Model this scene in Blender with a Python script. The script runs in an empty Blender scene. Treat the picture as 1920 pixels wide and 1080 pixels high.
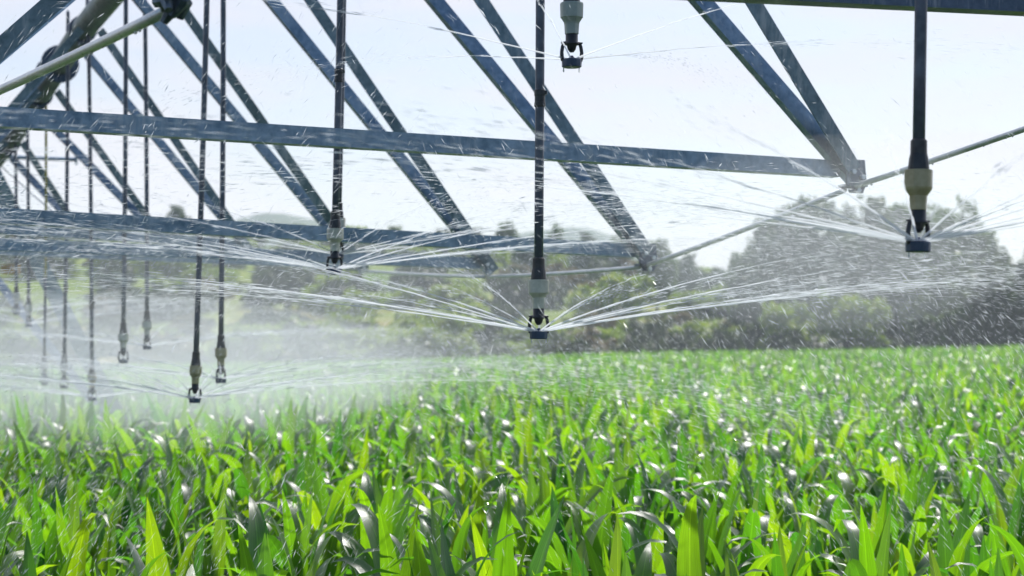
import bpy, math, random
import numpy as np
from mathutils import Vector, Matrix

random.seed(7)
rng = np.random.default_rng(11)
scene = bpy.context.scene
col = scene.collection
R = math.radians

# ------------------------------------------------------------------ camera
F = 3400.0                      # focal length in pixels of the 1920 wide photograph
CAMZ = 1.62
HORIZON = 645.0
PITCH = math.atan((HORIZON - 540.0) / F)
cam_d = bpy.data.cameras.new("camera")
cam = bpy.data.objects.new("camera", cam_d)
col.objects.link(cam)
cam.location = (0, 0, CAMZ)
cam.rotation_euler = (math.pi / 2 + PITCH, 0, 0)
cam_d.sensor_width = 36.0
cam_d.lens = 36.0 * F / 1920.0
cam_d.clip_start = 0.1
cam_d.clip_end = 5000
cam_d.dof.use_dof = True
cam_d.dof.focus_distance = 5.6
cam_d.dof.aperture_fstop = 4.2
scene.camera = cam
_cp, _sp = math.cos(PITCH), math.sin(PITCH)


def px(x, y, Y):
    """measured pixel of the photograph + distance along the ground -> point in the place"""
    u = (x - 960.0) / F
    v = (540.0 - y) / F
    dx, dy, dz = u, _cp - v * _sp, _sp + v * _cp
    k = Y / dy
    return Vector((dx * k, Y, CAMZ + dz * k))


# ------------------------------------------------------------------ node helpers
def new_mat(name):
    m = bpy.data.materials.new(name)
    m.use_nodes = True
    nt = m.node_tree
    nt.nodes.clear()
    out = nt.nodes.new("ShaderNodeOutputMaterial")
    return m, nt, out


def N(nt, t, **kw):
    n = nt.nodes.new(t)
    for k, v in kw.items():
        if k in n.inputs:
            n.inputs[k].default_value = v
        else:
            setattr(n, k, v)
    return n


def L(nt, a, b):
    nt.links.new(a, b)


def ramp(nt, fac, stops):
    r = nt.nodes.new("ShaderNodeValToRGB")
    el = r.color_ramp.elements
    while len(el) < len(stops):
        el.new(0.5)
    for e, (p, c) in zip(el, stops):
        e.position = p
        e.color = (*c, 1)
    L(nt, fac, r.inputs[0])
    return r


def coords(nt, scale, kind="Object"):
    tc = nt.nodes.new("ShaderNodeTexCoord")
    mp = nt.nodes.new("ShaderNodeMapping")
    mp.inputs["Scale"].default_value = scale
    L(nt, tc.outputs[kind], mp.inputs[0])
    return mp.outputs[0]


def noise(nt, vec, scale, detail=4, rough=0.55):
    n = nt.nodes.new("ShaderNodeTexNoise")
    n.inputs["Scale"].default_value = scale
    n.inputs["Detail"].default_value = detail
    n.inputs["Roughness"].default_value = rough
    if vec is not None:
        L(nt, vec, n.inputs["Vector"])
    return n.outputs["Fac"]


def steel_mat(name, dark, light, metallic, r0, r1, scale=9.0):
    m, nt, out = new_mat(name)
    v = coords(nt, (1, 1, 1))
    f1 = noise(nt, v, scale, 6, 0.65)
    f2 = noise(nt, v, scale * 6, 3)
    mx = N(nt, "ShaderNodeMix", data_type="FLOAT")
    mx.inputs[0].default_value = 0.35
    L(nt, f1, mx.inputs[2]); L(nt, f2, mx.inputs[3])
    c = ramp(nt, mx.outputs[0], [(0.32, dark), (0.68, light)])
    rr = N(nt, "ShaderNodeMapRange")
    rr.inputs["From Min"].default_value = 0.3; rr.inputs["From Max"].default_value = 0.7
    rr.inputs["To Min"].default_value = r0; rr.inputs["To Max"].default_value = r1
    L(nt, f1, rr.inputs[0])
    b = N(nt, "ShaderNodeBsdfPrincipled", Metallic=metallic)
    # pale runs of dried lime left by the water
    f3 = noise(nt, coords(nt, (34, 34, 5)), 1.0, 4, 0.7)
    f4 = noise(nt, v, 3.0, 2)
    mu3 = N(nt, "ShaderNodeMath", operation="MULTIPLY"); L(nt, f3, mu3.inputs[0]); L(nt, f4, mu3.inputs[1])
    k3 = N(nt, "ShaderNodeMapRange"); k3.inputs["From Min"].default_value = .27; k3.inputs["From Max"].default_value = .42
    k3.inputs["To Max"].default_value = .6
    L(nt, mu3.outputs[0], k3.inputs[0])
    mc = N(nt, "ShaderNodeMix", data_type="RGBA"); mc.inputs[7].default_value = (.52, .57, .62, 1)
    L(nt, k3.outputs[0], mc.inputs[0]); L(nt, c.outputs[0], mc.inputs[6])
    me_ = N(nt, "ShaderNodeMath", operation="MULTIPLY_ADD"); me_.inputs[1].default_value = -metallic; me_.inputs[2].default_value = metallic
    L(nt, k3.outputs[0], me_.inputs[0]); L(nt, me_.outputs[0], b.inputs["Metallic"])
    L(nt, mc.outputs[2], b.inputs["Base Color"]); L(nt, rr.outputs[0], b.inputs["Roughness"])
    bp = N(nt, "ShaderNodeBump", Strength=0.15, Distance=0.002)
    L(nt, f2, bp.inputs["Height"]); L(nt, bp.outputs[0], b.inputs["Normal"])
    L(nt, b.outputs[0], out.inputs[0])
    return m


def leaf_mat(name, cols, trans, gloss_rough, tfac, veins=True, coat=0.0):
    m, nt, out = new_mat(name)
    geo = N(nt, "ShaderNodeNewGeometry")
    oi = N(nt, "ShaderNodeObjectInfo")
    add = N(nt, "ShaderNodeMath", operation="ADD")
    L(nt, geo.outputs["Random Per Island"], add.inputs[0]); L(nt, oi.outputs["Random"], add.inputs[1])
    fr = N(nt, "ShaderNodeMath", operation="FRACT")
    L(nt, add.outputs[0], fr.inputs[0])
    c = ramp(nt, fr.outputs[0], [(i / (len(cols) - 1), k) for i, k in enumerate(cols)])
    t = ramp(nt, fr.outputs[0], [(i / (len(trans) - 1), k) for i, k in enumerate(trans)])
    cc, tt = c.outputs[0], t.outputs[0]
    bump = None
    if veins:
        uv = N(nt, "ShaderNodeUVMap")
        sep = N(nt, "ShaderNodeSeparateXYZ")
        L(nt, uv.outputs[0], sep.inputs[0])
        # fine parallel veins across the blade, a pale midrib down its middle
        vs = N(nt, "ShaderNodeMapping")
        vs.inputs["Scale"].default_value = (26.0, 0.9, 1.0)
        L(nt, uv.outputs[0], vs.inputs[0])
        nv = noise(nt, vs.outputs[0], 1.0, 3, 0.6)
        vr = ramp(nt, nv, [(0.34, (0.62, 0.66, 0.55)), (0.62, (1.08, 1.08, 1.0))])
        d = N(nt, "ShaderNodeMath", operation="SUBTRACT"); d.inputs[1].default_value = 0.5
        L(nt, sep.outputs[0], d.inputs[0])
        a = N(nt, "ShaderNodeMath", operation="ABSOLUTE"); L(nt, d.outputs[0], a.inputs[0])
        mr = ramp(nt, a.outputs[0], [(0.02, (1.5, 1.4, 1.3)), (0.05, (1, 1, 1))])
        mm = N(nt, "ShaderNodeMix", data_type="RGBA", blend_type="MULTIPLY"); mm.inputs[0].default_value = 1
        L(nt, vr.outputs[0], mm.inputs[6]); L(nt, mr.outputs[0], mm.inputs[7])
        m1 = N(nt, "ShaderNodeMix", data_type="RGBA", blend_type="MULTIPLY"); m1.inputs[0].default_value = 1
        L(nt, cc, m1.inputs[6]); L(nt, mm.outputs[2], m1.inputs[7])
        m2 = N(nt, "ShaderNodeMix", data_type="RGBA", blend_type="MULTIPLY"); m2.inputs[0].default_value = 0.8
        L(nt, tt, m2.inputs[6]); L(nt, mm.outputs[2], m2.inputs[7])
        cc, tt = m1.outputs[2], m2.outputs[2]
        bump = N(nt, "ShaderNodeBump", Strength=0.5, Distance=0.002)
        L(nt, nv, bump.inputs["Height"])
    b = N(nt, "ShaderNodeBsdfPrincipled", Roughness=gloss_rough)
    b.inputs["Specular IOR Level"].default_value = 0.6
    b.inputs["Coat Weight"].default_value = coat
    b.inputs["Coat Roughness"].default_value = 0.33
    tr = N(nt, "ShaderNodeBsdfTranslucent")
    if bump:
        L(nt, bump.outputs[0], b.inputs["Normal"]); L(nt, bump.outputs[0], b.inputs["Coat Normal"])
    L(nt, cc, b.inputs["Base Color"]); L(nt, tt, tr.inputs["Color"])
    mix = N(nt, "ShaderNodeMixShader"); mix.inputs[0].default_value = tfac
    L(nt, b.outputs[0], mix.inputs[1]); L(nt, tr.outputs[0], mix.inputs[2])
    L(nt, mix.outputs[0], out.inputs[0])
    return m


def plastic_mat(name, a, bcol, rough, scale=30, spec=0.5):
    m, nt, out = new_mat(name)
    v = coords(nt, (1, 1, 1))
    f = noise(nt, v, scale, 5, 0.6)
    c = ramp(nt, f, [(0.35, a), (0.65, bcol)])
    b = N(nt, "ShaderNodeBsdfPrincipled", Roughness=rough)
    b.inputs["Specular IOR Level"].default_value = spec
    L(nt, c.outputs[0], b.inputs["Base Color"])
    L(nt, b.outputs[0], out.inputs[0])
    return m


def water_mat(name, clear, white=(0.90, 0.945, 1.0)):
    m, nt, out = new_mat(name)
    tl = N(nt, "ShaderNodeBsdfTranslucent"); tl.inputs[0].default_value = (*white, 1)
    df = N(nt, "ShaderNodeBsdfDiffuse"); df.inputs[0].default_value = (*white, 1)
    gl = N(nt, "ShaderNodeBsdfGlossy", Roughness=0.15)
    m1 = N(nt, "ShaderNodeMixShader"); m1.inputs[0].default_value = 0.25
    L(nt, tl.outputs[0], m1.inputs[1]); L(nt, df.outputs[0], m1.inputs[2])
    m2 = N(nt, "ShaderNodeMixShader"); m2.inputs[0].default_value = 0.12
    L(nt, m1.outputs[0], m2.inputs[1]); L(nt, gl.outputs[0], m2.inputs[2])
    tp = N(nt, "ShaderNodeBsdfTransparent")
    m3 = N(nt, "ShaderNodeMixShader"); m3.inputs[0].default_value = clear
    L(nt, m2.outputs[0], m3.inputs[1]); L(nt, tp.outputs[0], m3.inputs[2])
    L(nt, m3.outputs[0], out.inputs[0])
    return m


def volume_mat(name, density, color, aniso):
    m, nt, out = new_mat(name)
    v = N(nt, "ShaderNodeVolumePrincipled")
    v.inputs["Density"].default_value = density
    v.inputs["Color"].default_value = (*color, 1)
    v.inputs["Anisotropy"].default_value = aniso
    L(nt, v.outputs[0], out.inputs["Volume"])
    return m


M_STEEL = steel_mat("galvanised_steel", (0.10, 0.165, 0.235), (0.43, 0.55, 0.68), 0.75, 0.30, 0.6, 6.0)
M_STEEL_DARK = steel_mat("wet_dark_steel", (0.035, 0.06, 0.095), (0.12, 0.17, 0.25), 0.6, 0.35, 0.6)
M_STEEL_TEAL = steel_mat("teal_steel", (0.065, 0.12, 0.16), (0.28, 0.39, 0.48), 0.7, 0.32, 0.6, 6.0)
M_ROD = steel_mat("truss_rod_steel", (0.50, 0.54, 0.56), (0.78, 0.82, 0.84), 0.6, 0.25, 0.45, 25)
M_PIPE = steel_mat("main_pipe_steel", (0.09, 0.125, 0.12), (0.28, 0.35, 0.36), 0.5, 0.4, 0.65, 4)
M_HOSE = plastic_mat("black_hose", (0.045, 0.058, 0.085), (0.12, 0.145, 0.20), 0.28, 14)
M_YELLOW = plastic_mat("yellow_hose", (0.30, 0.26, 0.02), (0.45, 0.40, 0.05), 0.4, 20)
M_CREAM = plastic_mat("cream_plastic", (0.50, 0.49, 0.40), (0.72, 0.71, 0.62), 0.35, 22)
M_TAN = plastic_mat("tan_plastic", (0.34, 0.29, 0.15), (0.54, 0.48, 0.30), 0.32, 22)
M_GREYGREEN = plastic_mat("grey_green_plastic", (0.30, 0.36, 0.33), (0.42, 0.48, 0.44), 0.35, 22)
M_BLACK = plastic_mat("black_plastic", (0.012, 0.014, 0.018), (0.035, 0.04, 0.045), 0.35, 30)
M_BLUE = plastic_mat("dark_blue_plastic", (0.02, 0.045, 0.10), (0.035, 0.075, 0.15), 0.4, 30)
M_AMBER = plastic_mat("amber_nozzle", (0.35, 0.16, 0.01), (0.5, 0.28, 0.03), 0.4, 30)
M_JET = water_mat("water_jet", 0.45)
M_DROP = water_mat("water_drop", 0.25)
M_CORN = leaf_mat("corn_leaf",
                  [(0.011, 0.050, 0.024), (0.018, 0.074, 0.018), (0.036, 0.110, 0.016), (0.013, 0.058, 0.022), (0.022, 0.085, 0.018), (0.011, 0.052, 0.024)],
                  [(0.09, 0.36, 0.016), (0.28, 0.68, 0.008), (0.48, 0.80, 0.01), (0.12, 0.46, 0.014), (0.34, 0.72, 0.008), (0.09, 0.38, 0.018)],  # darker stops put blades lying in shadow into the leaf colour
                  0.40, 0.46, True, 0.8)
M_STALK = leaf_mat("corn_stalk", [(0.06, 0.14, 0.02), (0.09, 0.17, 0.03)], [(0.2, 0.4, 0.03), (0.25, 0.45, 0.04)], 0.4, 0.15, False)
M_TREE = leaf_mat("tree_leaf", [(0.04, 0.09, 0.02), (0.07, 0.13, 0.03), (0.095, 0.15, 0.035)],
                  [(0.10, 0.20, 0.03), (0.16, 0.27, 0.04), (0.19, 0.28, 0.05)], 0.5, 0.3, False)
M_TREE_GREY = leaf_mat("grey_green_tree_leaf", [(0.028, 0.055, 0.035), (0.045, 0.08, 0.045), (0.06, 0.095, 0.05)],
                       [(0.09, 0.15, 0.05), (0.13, 0.20, 0.06), (0.15, 0.20, 0.06)], 0.5, 0.3, False)
M_SHRUB = leaf_mat("shrub_leaf", [(0.07, 0.16, 0.012), (0.13, 0.23, 0.02), (0.20, 0.26, 0.035)],
                   [(0.30, 0.50, 0.015), (0.42, 0.58, 0.02), (0.48, 0.55, 0.05)], 0.5, 0.35, False)
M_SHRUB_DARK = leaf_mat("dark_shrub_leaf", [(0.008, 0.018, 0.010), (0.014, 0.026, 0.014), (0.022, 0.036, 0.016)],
                        [(0.05, 0.10, 0.015), (0.09, 0.15, 0.02), (0.12, 0.18, 0.03)], 0.5, 0.25, False)  # near black: shade of the right-hand thicket is put into the leaf colour
M_SHRUB_DRY = leaf_mat("dry_shrub_leaf", [(0.17, 0.12, 0.055), (0.22, 0.17, 0.075), (0.15, 0.135, 0.05)],
                       [(0.22, 0.17, 0.06), (0.28, 0.22, 0.09), (0.2, 0.19, 0.06)], 0.6, 0.3, False)
M_BARK = plastic_mat("bark", (0.05, 0.04, 0.03), (0.13, 0.10, 0.075), 0.85, 6, 0.2)


# ------------------------------------------------------------------ mesh helpers
class MB:
    def __init__(self):
        self.v, self.f, self.uv = [], [], []

    def add(self, verts, faces):
        o = len(self.v)
        self.v.extend([tuple(p) for p in verts])
        self.f.extend([tuple(i + o for i in f) for f in faces])

    def tube(self, pts, radii, n=8, cap=True):
        pts = [Vector(p) for p in pts]
        if not hasattr(radii, "__len__"):
            radii = [radii] * len(pts)
        V, Fc = [], []
        prev = None
        for i, p in enumerate(pts):
            t = (pts[min(i + 1, len(pts) - 1)] - pts[max(i - 1, 0)]).normalized()
            if prev is None:
                a = Vector((1, 0, 0)) if abs(t.x) < 0.8 else Vector((0, 1, 0))
                u = (a - t * a.dot(t)).normalized()
            else:
                u = (prev - t * prev.dot(t)).normalized()
            prev = u
            w = t.cross(u)
            for k in range(n):
                an = 2 * math.pi * k / n
                V.append(p + (u * math.cos(an) + w * math.sin(an)) * radii[i])
        for i in range(len(pts) - 1):
            for k in range(n):
                a, b = i * n + k, i * n + (k + 1) % n
                Fc.append((a, b, b + n, a + n))
        if cap:
            Fc.append(tuple(range(n - 1, -1, -1)))
            Fc.append(tuple((len(pts) - 1) * n + k for k in range(n)))
        self.add(V, Fc)

    def star(self, pts, radii, blades=3):
        """a thread of water: blades crossing along its axis, so light passes from every side"""
        pts = [Vector(p) for p in pts]
        for k in range(blades):
            an = math.pi * k / blades
            V = []
            for i, p in enumerate(pts):
                t = (pts[min(i + 1, len(pts) - 1)] - pts[max(i - 1, 0)]).normalized()
                u = t.cross(Vector((0, 0, 1))).normalized()
                w = t.cross(u)
                d = (u * math.cos(an) + w * math.sin(an)) * radii[i]
                V += [p + d, p - d]
            self.add(V, [(2 * i, 2 * i + 1, 2 * i + 3, 2 * i + 2) for i in range(len(pts) - 1)])

    def lathe(self, prof, n=16, c=(0, 0, 0), ribs=0, ribd=0.0):
        """prof: list of (r, z), turned about z at c"""
        V, Fc = [], []
        for r, z in prof:
            for k in range(n):
                an = 2 * math.pi * k / n
                rr = r + (ribd if ribs and (k * ribs // n) % 2 == 0 else 0)
                V.append((c[0] + rr * math.cos(an), c[1] + rr * math.sin(an), c[2] + z))
        for i in range(len(prof) - 1):
            for k in range(n):
                a, b = i * n + k, i * n + (k + 1) % n
                Fc.append((a, a + n, b + n, b) if prof[i][1] > prof[i + 1][1] else (a, b, b + n, a + n))
        Fc.append(tuple(range(n)))
        Fc.append(tuple((len(prof) - 1) * n + k for k in range(n - 1, -1, -1)))
        self.add(V, Fc)

    def prism(self, a, b, prof, side, up):
        """sweep a closed 2-d profile (u along side, v along up) from a to b"""
        n = len(prof)
        V = []
        for p in (a, b):
            for (u, v) in prof:
                V.append(Vector(p) + side * u + up * v)
        Fc = [(k, (k + 1) % n, n + (k + 1) % n, n + k) for k in range(n)]
        Fc += [tuple(range(n - 1, -1, -1)), tuple(range(n, 2 * n))]
        self.add(V, Fc)

    def box(self, c, sx, sy, sz, rot=None):
        c = Vector(c)
        V = []
        for z in (-1, 1):
            for x, y in ((-1, -1), (1, -1), (1, 1), (-1, 1)):
                p = Vector((x * sx / 2, y * sy / 2, z * sz / 2))
                V.append(c + (rot @ p if rot else p))
        self.add(V, [(3, 2, 1, 0), (4, 5, 6, 7), (0, 1, 5, 4), (1, 2, 6, 5), (2, 3, 7, 6), (3, 0, 4, 7)])

    def mesh(self, name, mat, smooth=False):
        me = bpy.data.meshes.new(name)
        me.from_pydata(self.v, [], self.f)
        me.materials.append(mat)
        if smooth:
            me.polygons.foreach_set("use_smooth", [True] * len(me.polygons))
        me.update()
        return me


def link(name, me, parent=None, loc=None):
    o = bpy.data.objects.new(name, me)
    col.objects.link(o)
    if parent is not None:
        o.parent = parent
    if loc is not None:
        o.location = loc
    return o


def np_mesh(name, V, Q, mat, UV=None, smooth=False):
    """V (n,3) float, Q (m,k) int, UV (n,2) per vertex"""
    me = bpy.data.meshes.new(name)
    n, (m, k) = len(V), Q.shape
    me.vertices.add(n)
    me.vertices.foreach_set("co", np.ascontiguousarray(V, dtype=np.float32).ravel())
    me.loops.add(m * k)
    me.loops.foreach_set("vertex_index", np.ascontiguousarray(Q, dtype=np.int32).ravel())
    me.polygons.add(m)
    me.polygons.foreach_set("loop_start", np.arange(0, m * k, k, dtype=np.int32))
    if smooth:
        me.polygons.foreach_set("use_smooth", np.ones(m, dtype=bool))
    if UV is not None:
        ul = me.uv_layers.new(name="UVMap")
        ul.data.foreach_set("uv", np.ascontiguousarray(UV[Q.ravel()], dtype=np.float32).ravel())
    me.materials.append(mat)
    me.update(calc_edges=True)
    return me


def tag(o, label=None, cat=None, group=None, kind=None):
    if label: o["label"] = label
    if cat: o["category"] = cat
    if group: o["group"] = group
    if kind: o["kind"] = kind
    return o


def empty(name, loc=(0, 0, 0)):
    o = bpy.data.objects.new(name, None)
    o.empty_display_size = 0.1
    col.objects.link(o)
    o.location = loc
    return o


# ------------------------------------------------------------------ ground
def sstep(a, b, x):
    t = np.clip((x - a) / (b - a), 0, 1)
    return t * t * (3 - 2 * t)


FIELD_END = 96.0


def ground_z(X, Y):
    X = np.asarray(X, dtype=float); Y = np.asarray(Y, dtype=float)
    tilt = 0.022 * X * sstep(15, 80, Y) * (1 - sstep(110, 200, Y))
    und = 0.05 * np.sin(X * 0.21 + 0.4) * sstep(15, 40, Y) * (1 - sstep(90, 110, Y))
    return np.clip(tilt, -1.2, 1.2) + und


def hill_z(X, Y):
    r = sstep(FIELD_END + 4, 235, Y)
    crest = 10.8 - 0.05 * X - 4.5 * sstep(18, 38, X) + 3.5 * sstep(45, 75, X)
    w = 0.9 * np.sin(X * 0.11 + Y * 0.045) + 0.6 * np.sin(X * 0.27 - Y * 0.08 + 1.3)
    return r * (crest + w)


def terrain(X, Y):
    return ground_z(X, Y) + hill_z(X, Y)


def ground_material():
    m, nt, out = new_mat("ground_soil_and_grass")
    geo = N(nt, "ShaderNodeNewGeometry")
    sep = N(nt, "ShaderNodeSeparateXYZ"); L(nt, geo.outputs["Position"], sep.inputs[0])
    f1 = noise(nt, geo.outputs["Position"], 0.045, 6, 0.62)
    f2 = noise(nt, geo.outputs["Position"], 0.6, 5, 0.65)
    grass = ramp(nt, f1, [(0.36, (0.08, 0.15, 0.02)), (0.50, (0.17, 0.23, 0.035)), (0.60, (0.26, 0.21, 0.075)), (0.68, (0.14, 0.20, 0.03))])
    soil = ramp(nt, f2, [(0.3, (0.035, 0.028, 0.02)), (0.7, (0.075, 0.058, 0.04))])
    fm = N(nt, "ShaderNodeMapRange")
    fm.inputs["From Min"].default_value = FIELD_END; fm.inputs["From Max"].default_value = FIELD_END + 4
    L(nt, sep.outputs[1], fm.inputs[0])
    vary = ramp(nt, f2, [(0.3, (0.6, 0.6, 0.6)), (0.7, (1.25, 1.25, 1.2))])
    mg = N(nt, "ShaderNodeMix", data_type="RGBA", blend_type="MULTIPLY"); mg.inputs[0].default_value = 1
    L(nt, grass.outputs[0], mg.inputs[6]); L(nt, vary.outputs[0], mg.inputs[7])
    mx = N(nt, "ShaderNodeMix", data_type="RGBA")
    L(nt, fm.outputs[0], mx.inputs[0]); L(nt, soil.outputs[0], mx.inputs[6]); L(nt, mg.outputs[2], mx.inputs[7])
    b = N(nt, "ShaderNodeBsdfPrincipled", Roughness=0.9)
    b.inputs["Specular IOR Level"].default_value = 0.2
    L(nt, mx.outputs[2], b.inputs["Base Color"])
    L(nt, b.outputs[0], out.inputs[0])
    return m


def build_ground():
    xs = np.concatenate([np.linspace(-650, -130, 14), np.linspace(-120, 120, 121), np.linspace(130, 650, 14)])
    ys = np.concatenate([np.linspace(-14, 90, 53), np.linspace(92, 260, 100), np.linspace(270, 760, 30)])
    gx, gy = np.meshgrid(xs, ys)
    V = np.stack([gx, gy, terrain(gx, gy)], -1).reshape(-1, 3)
    nx, ny = len(xs), len(ys)
    i = np.arange(nx * ny).reshape(ny, nx)
    Q = np.stack([i[:-1, :-1], i[:-1, 1:], i[1:, 1:], i[1:, :-1]], -1).reshape(-1, 4)
    o = link("ground", np_mesh("ground", V, Q, ground_material(), smooth=True))
    tag(o, "soil of the corn field rising to a dry grassy bank behind it", "ground", kind="structure")


def build_hills():
    m, nt, out = new_mat("far_hill_woods")
    v = coords(nt, (1, 1, 1))
    c = ramp(nt, noise(nt, v, 0.03, 6, 0.6), [(0.35, (0.05, 0.08, 0.06)), (0.65, (0.09, 0.12, 0.08))])
    b = N(nt, "ShaderNodeBsdfPrincipled", Roughness=0.9)
    L(nt, c.outputs[0], b.inputs["Base Color"]); L(nt, b.outputs[0], out.inputs[0])
    xs = np.linspace(-420, 420, 140)
    ys = np.linspace(560, 740, 30)
    gx, gy = np.meshgrid(xs, ys)
    prof = 30 + 12 * np.exp(-((gx + 95) / 40.0) ** 2) + 6 * np.sin(gx * 0.021 + 1) + 3 * np.sin(gx * 0.06) - 10 * sstep(20, 120, gx)
    z = prof * np.sin(np.clip((gy - 560) / 180.0, 0, 1) * math.pi) ** 0.7 + terrain(gx, gy) * 0.6 - 1
    V = np.stack([gx, gy, z], -1).reshape(-1, 3)
    nx, ny = len(xs), len(ys)
    i = np.arange(nx * ny).reshape(ny, nx)
    Q = np.stack([i[:-1, :-1], i[:-1, 1:], i[1:, 1:], i[1:, :-1]], -1).reshape(-1, 4)
    o = link("hills", np_mesh("hills", V, Q, m, smooth=True))
    tag(o, "faint blue hills on the horizon beyond the trees", "hills", kind="structure")


build_ground()
build_hills()


# ------------------------------------------------------------------ corn
def leaf_strip(Lg, W, th0, bend, pw, az, h, segs, cross, twist, rs, r0=0.008, wav=1.0):
    """one corn blade as arrays: verts, quads, uv"""
    t = np.linspace(0, 1, segs + 1)
    th = th0 + bend * t ** pw
    ds = Lg / segs
    rr = r0 + np.concatenate([[0], np.cumsum(np.sin((th[:-1] + th[1:]) / 2) * ds)])
    zz = h + np.concatenate([[0], np.cumsum(np.cos((th[:-1] + th[1:]) / 2) * ds)])
    w = W * np.minimum(1, 0.5 + 1.9 * t) * np.clip(1 - t ** 1.9, 0, 1) ** 0.95
    w[-1] = 0.0008
    fold = np.interp(t, [0, 0.25, 1], [0.7, 0.32, 0.14])
    tw = twist * t
    c = np.linspace(-1, 1, cross + 1)
    V, UV = [], []
    ph = rs.uniform(0, 6.28, 2)
    sway = rs.uniform(-0.05, 0.05)
    for i in range(segs + 1):
        nr, nz = -math.cos(th[i]), math.sin(th[i])      # upper side normal in the (r,z) plane
        for k in range(cross + 1):
            s = c[k] * w[i]
            up = abs(c[k]) ** 1.3 * w[i] * fold[i]
            if abs(c[k]) > 0.9:
                up += wav * 0.006 * math.sin(t[i] * 22 + ph[0 if c[k] > 0 else 1]) * min(1, 4 * t[i]) * (1 - t[i])
            sy = s * math.cos(tw[i]) - up * math.sin(tw[i])
            su = s * math.sin(tw[i]) + up * math.cos(tw[i])
            r = rr[i] + nr * su
            z = zz[i] + nz * su
            y = sy + sway * t[i] ** 2
            V.append((r * math.cos(az) - y * math.sin(az), r * math.sin(az) + y * math.cos(az), z))
            UV.append((0.5 + 0.5 * c[k], t[i] * Lg * 4))
    Q = []
    n = cross + 1
    for i in range(segs):
        for k in range(cross):
            a = i * n + k
            Q.append((a, a + 1, a + n + 1, a + n))
    return np.array(V), np.array(Q), np.array(UV)


def plant_leaves(seed, segs, cross, only_top=False):
    rs = np.random.default_rng(seed)
    out = []
    n = 9
    base = rs.uniform(0, 6.28)
    for i in range(n):
        f = i / (n - 1)
        h = 0.10 + 0.50 * f
        az = base + math.pi * i + rs.normal(0, 0.45)
        if only_top and f < 0.3:
            continue
        if f < 0.5:                                  # older leaves, arching over
            Lg = rs.uniform(0.58, 0.76); W = rs.uniform(0.044, 0.058)
            th0 = R(rs.uniform(18, 34)); bend = R(rs.uniform(75, 125)); pw = rs.uniform(1.4, 2.4)
        elif f < 0.8:
            Lg = rs.uniform(0.50, 0.66); W = rs.uniform(0.048, 0.063)
            th0 = R(rs.uniform(10, 24))
            if rs.random() < 0.80:
                bend = R(rs.uniform(80, 155)); pw = rs.uniform(2.0, 4.5)
            else:
                bend = R(rs.uniform(5, 30)); pw = 1.5
        else:                                        # upright whorl
            Lg = rs.uniform(0.36, 0.54); W = rs.uniform(0.039, 0.054)
            th0 = R(rs.uniform(3, 16))
            bend = R(rs.uniform(0, 25)) if rs.random() < 0.66 else R(rs.uniform(70, 140)); pw = 2.6
        out.append(leaf_strip(Lg, W, th0, bend, pw, az, h, segs, cross, R(rs.normal(0, 30)), rs))
    return out


def stalk_mesh(seed):
    rs = np.random.default_rng(seed + 500)
    mb = MB()
    zs = [-0.05, 0.08, 0.2, 0.32, 0.44, 0.56, 0.66]
    pts = [(rs.normal(0, 0.003), rs.normal(0, 0.003), z) for z in zs]
    mb.tube(pts, [0.014, 0.0135, 0.0125, 0.0115, 0.010, 0.008, 0.004], 8)
    return mb.mesh("stalk", M_STALK, True)


NV = 8
near_leaves, stalks = [], []
for s in range(NV):
    lv = plant_leaves(100 + s, 11, 4)
    near_leaves.append([np_mesh("leaf", V, Q, M_CORN, UV, True) for V, Q, UV in lv])
    stalks.append(stalk_mesh(s))


def scatter(y0, y1, dens, margin):
    """jittered points over the strip of field in view between y0 and y1"""
    step = 1 / math.sqrt(dens)
    pts = []
    y = y0
    while y < y1:
        half = 0.2824 * y * 1.06 + margin
        nx = int(2 * half / step)
        x = -half + step * np.arange(nx) + rng.uniform(0, step)
        pts.append(np.stack([x + rng.uniform(-.42, .42, nx) * step, y + rng.uniform(-.42, .42, nx) * step], -1))
        y += step
    return np.concatenate(pts)


P = scatter(2.9, 10.4, 7.4, 0.42)
order = np.argsort(P[:, 1])
NEAR_N = 292
near_pts = P[order][:NEAR_N]
near_end = near_pts[-1, 1]
rest_first = P[order][NEAR_N:]

protos = []
CORN_GROUP = "corn plants along the near edge of the field"
CORN_LABEL = "young green corn plant with wet pointed leaves at the near edge of the field"
for s in range(NV):
    r = empty("corn_plant")
    link("stalk", stalks[s], r)
    for me in near_leaves[s]:
        link("leaf", me, r)
    protos.append(r)
used = set()
for i, (x, y) in enumerate(near_pts):
    s = int(rng.integers(NV)) if i >= NV else i
    src = protos[s]
    if s not in used:
        used.add(s); o = src
    else:
        o = src.copy(); col.objects.link(o)
        for ch in src.children:
            c = ch.copy(); col.objects.link(c); c.parent = o
    o.location = (x, y, float(terrain(x, y)))
    k = rng.uniform(0.84, 1.12)
    o.scale = (k, k, k * rng.uniform(0.95, 1.04))
    o.rotation_euler = (rng.normal(0, 0.05), rng.normal(0, 0.05), rng.uniform(0, 6.28))
    tag(o, CORN_LABEL, "corn plant", CORN_GROUP)


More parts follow.
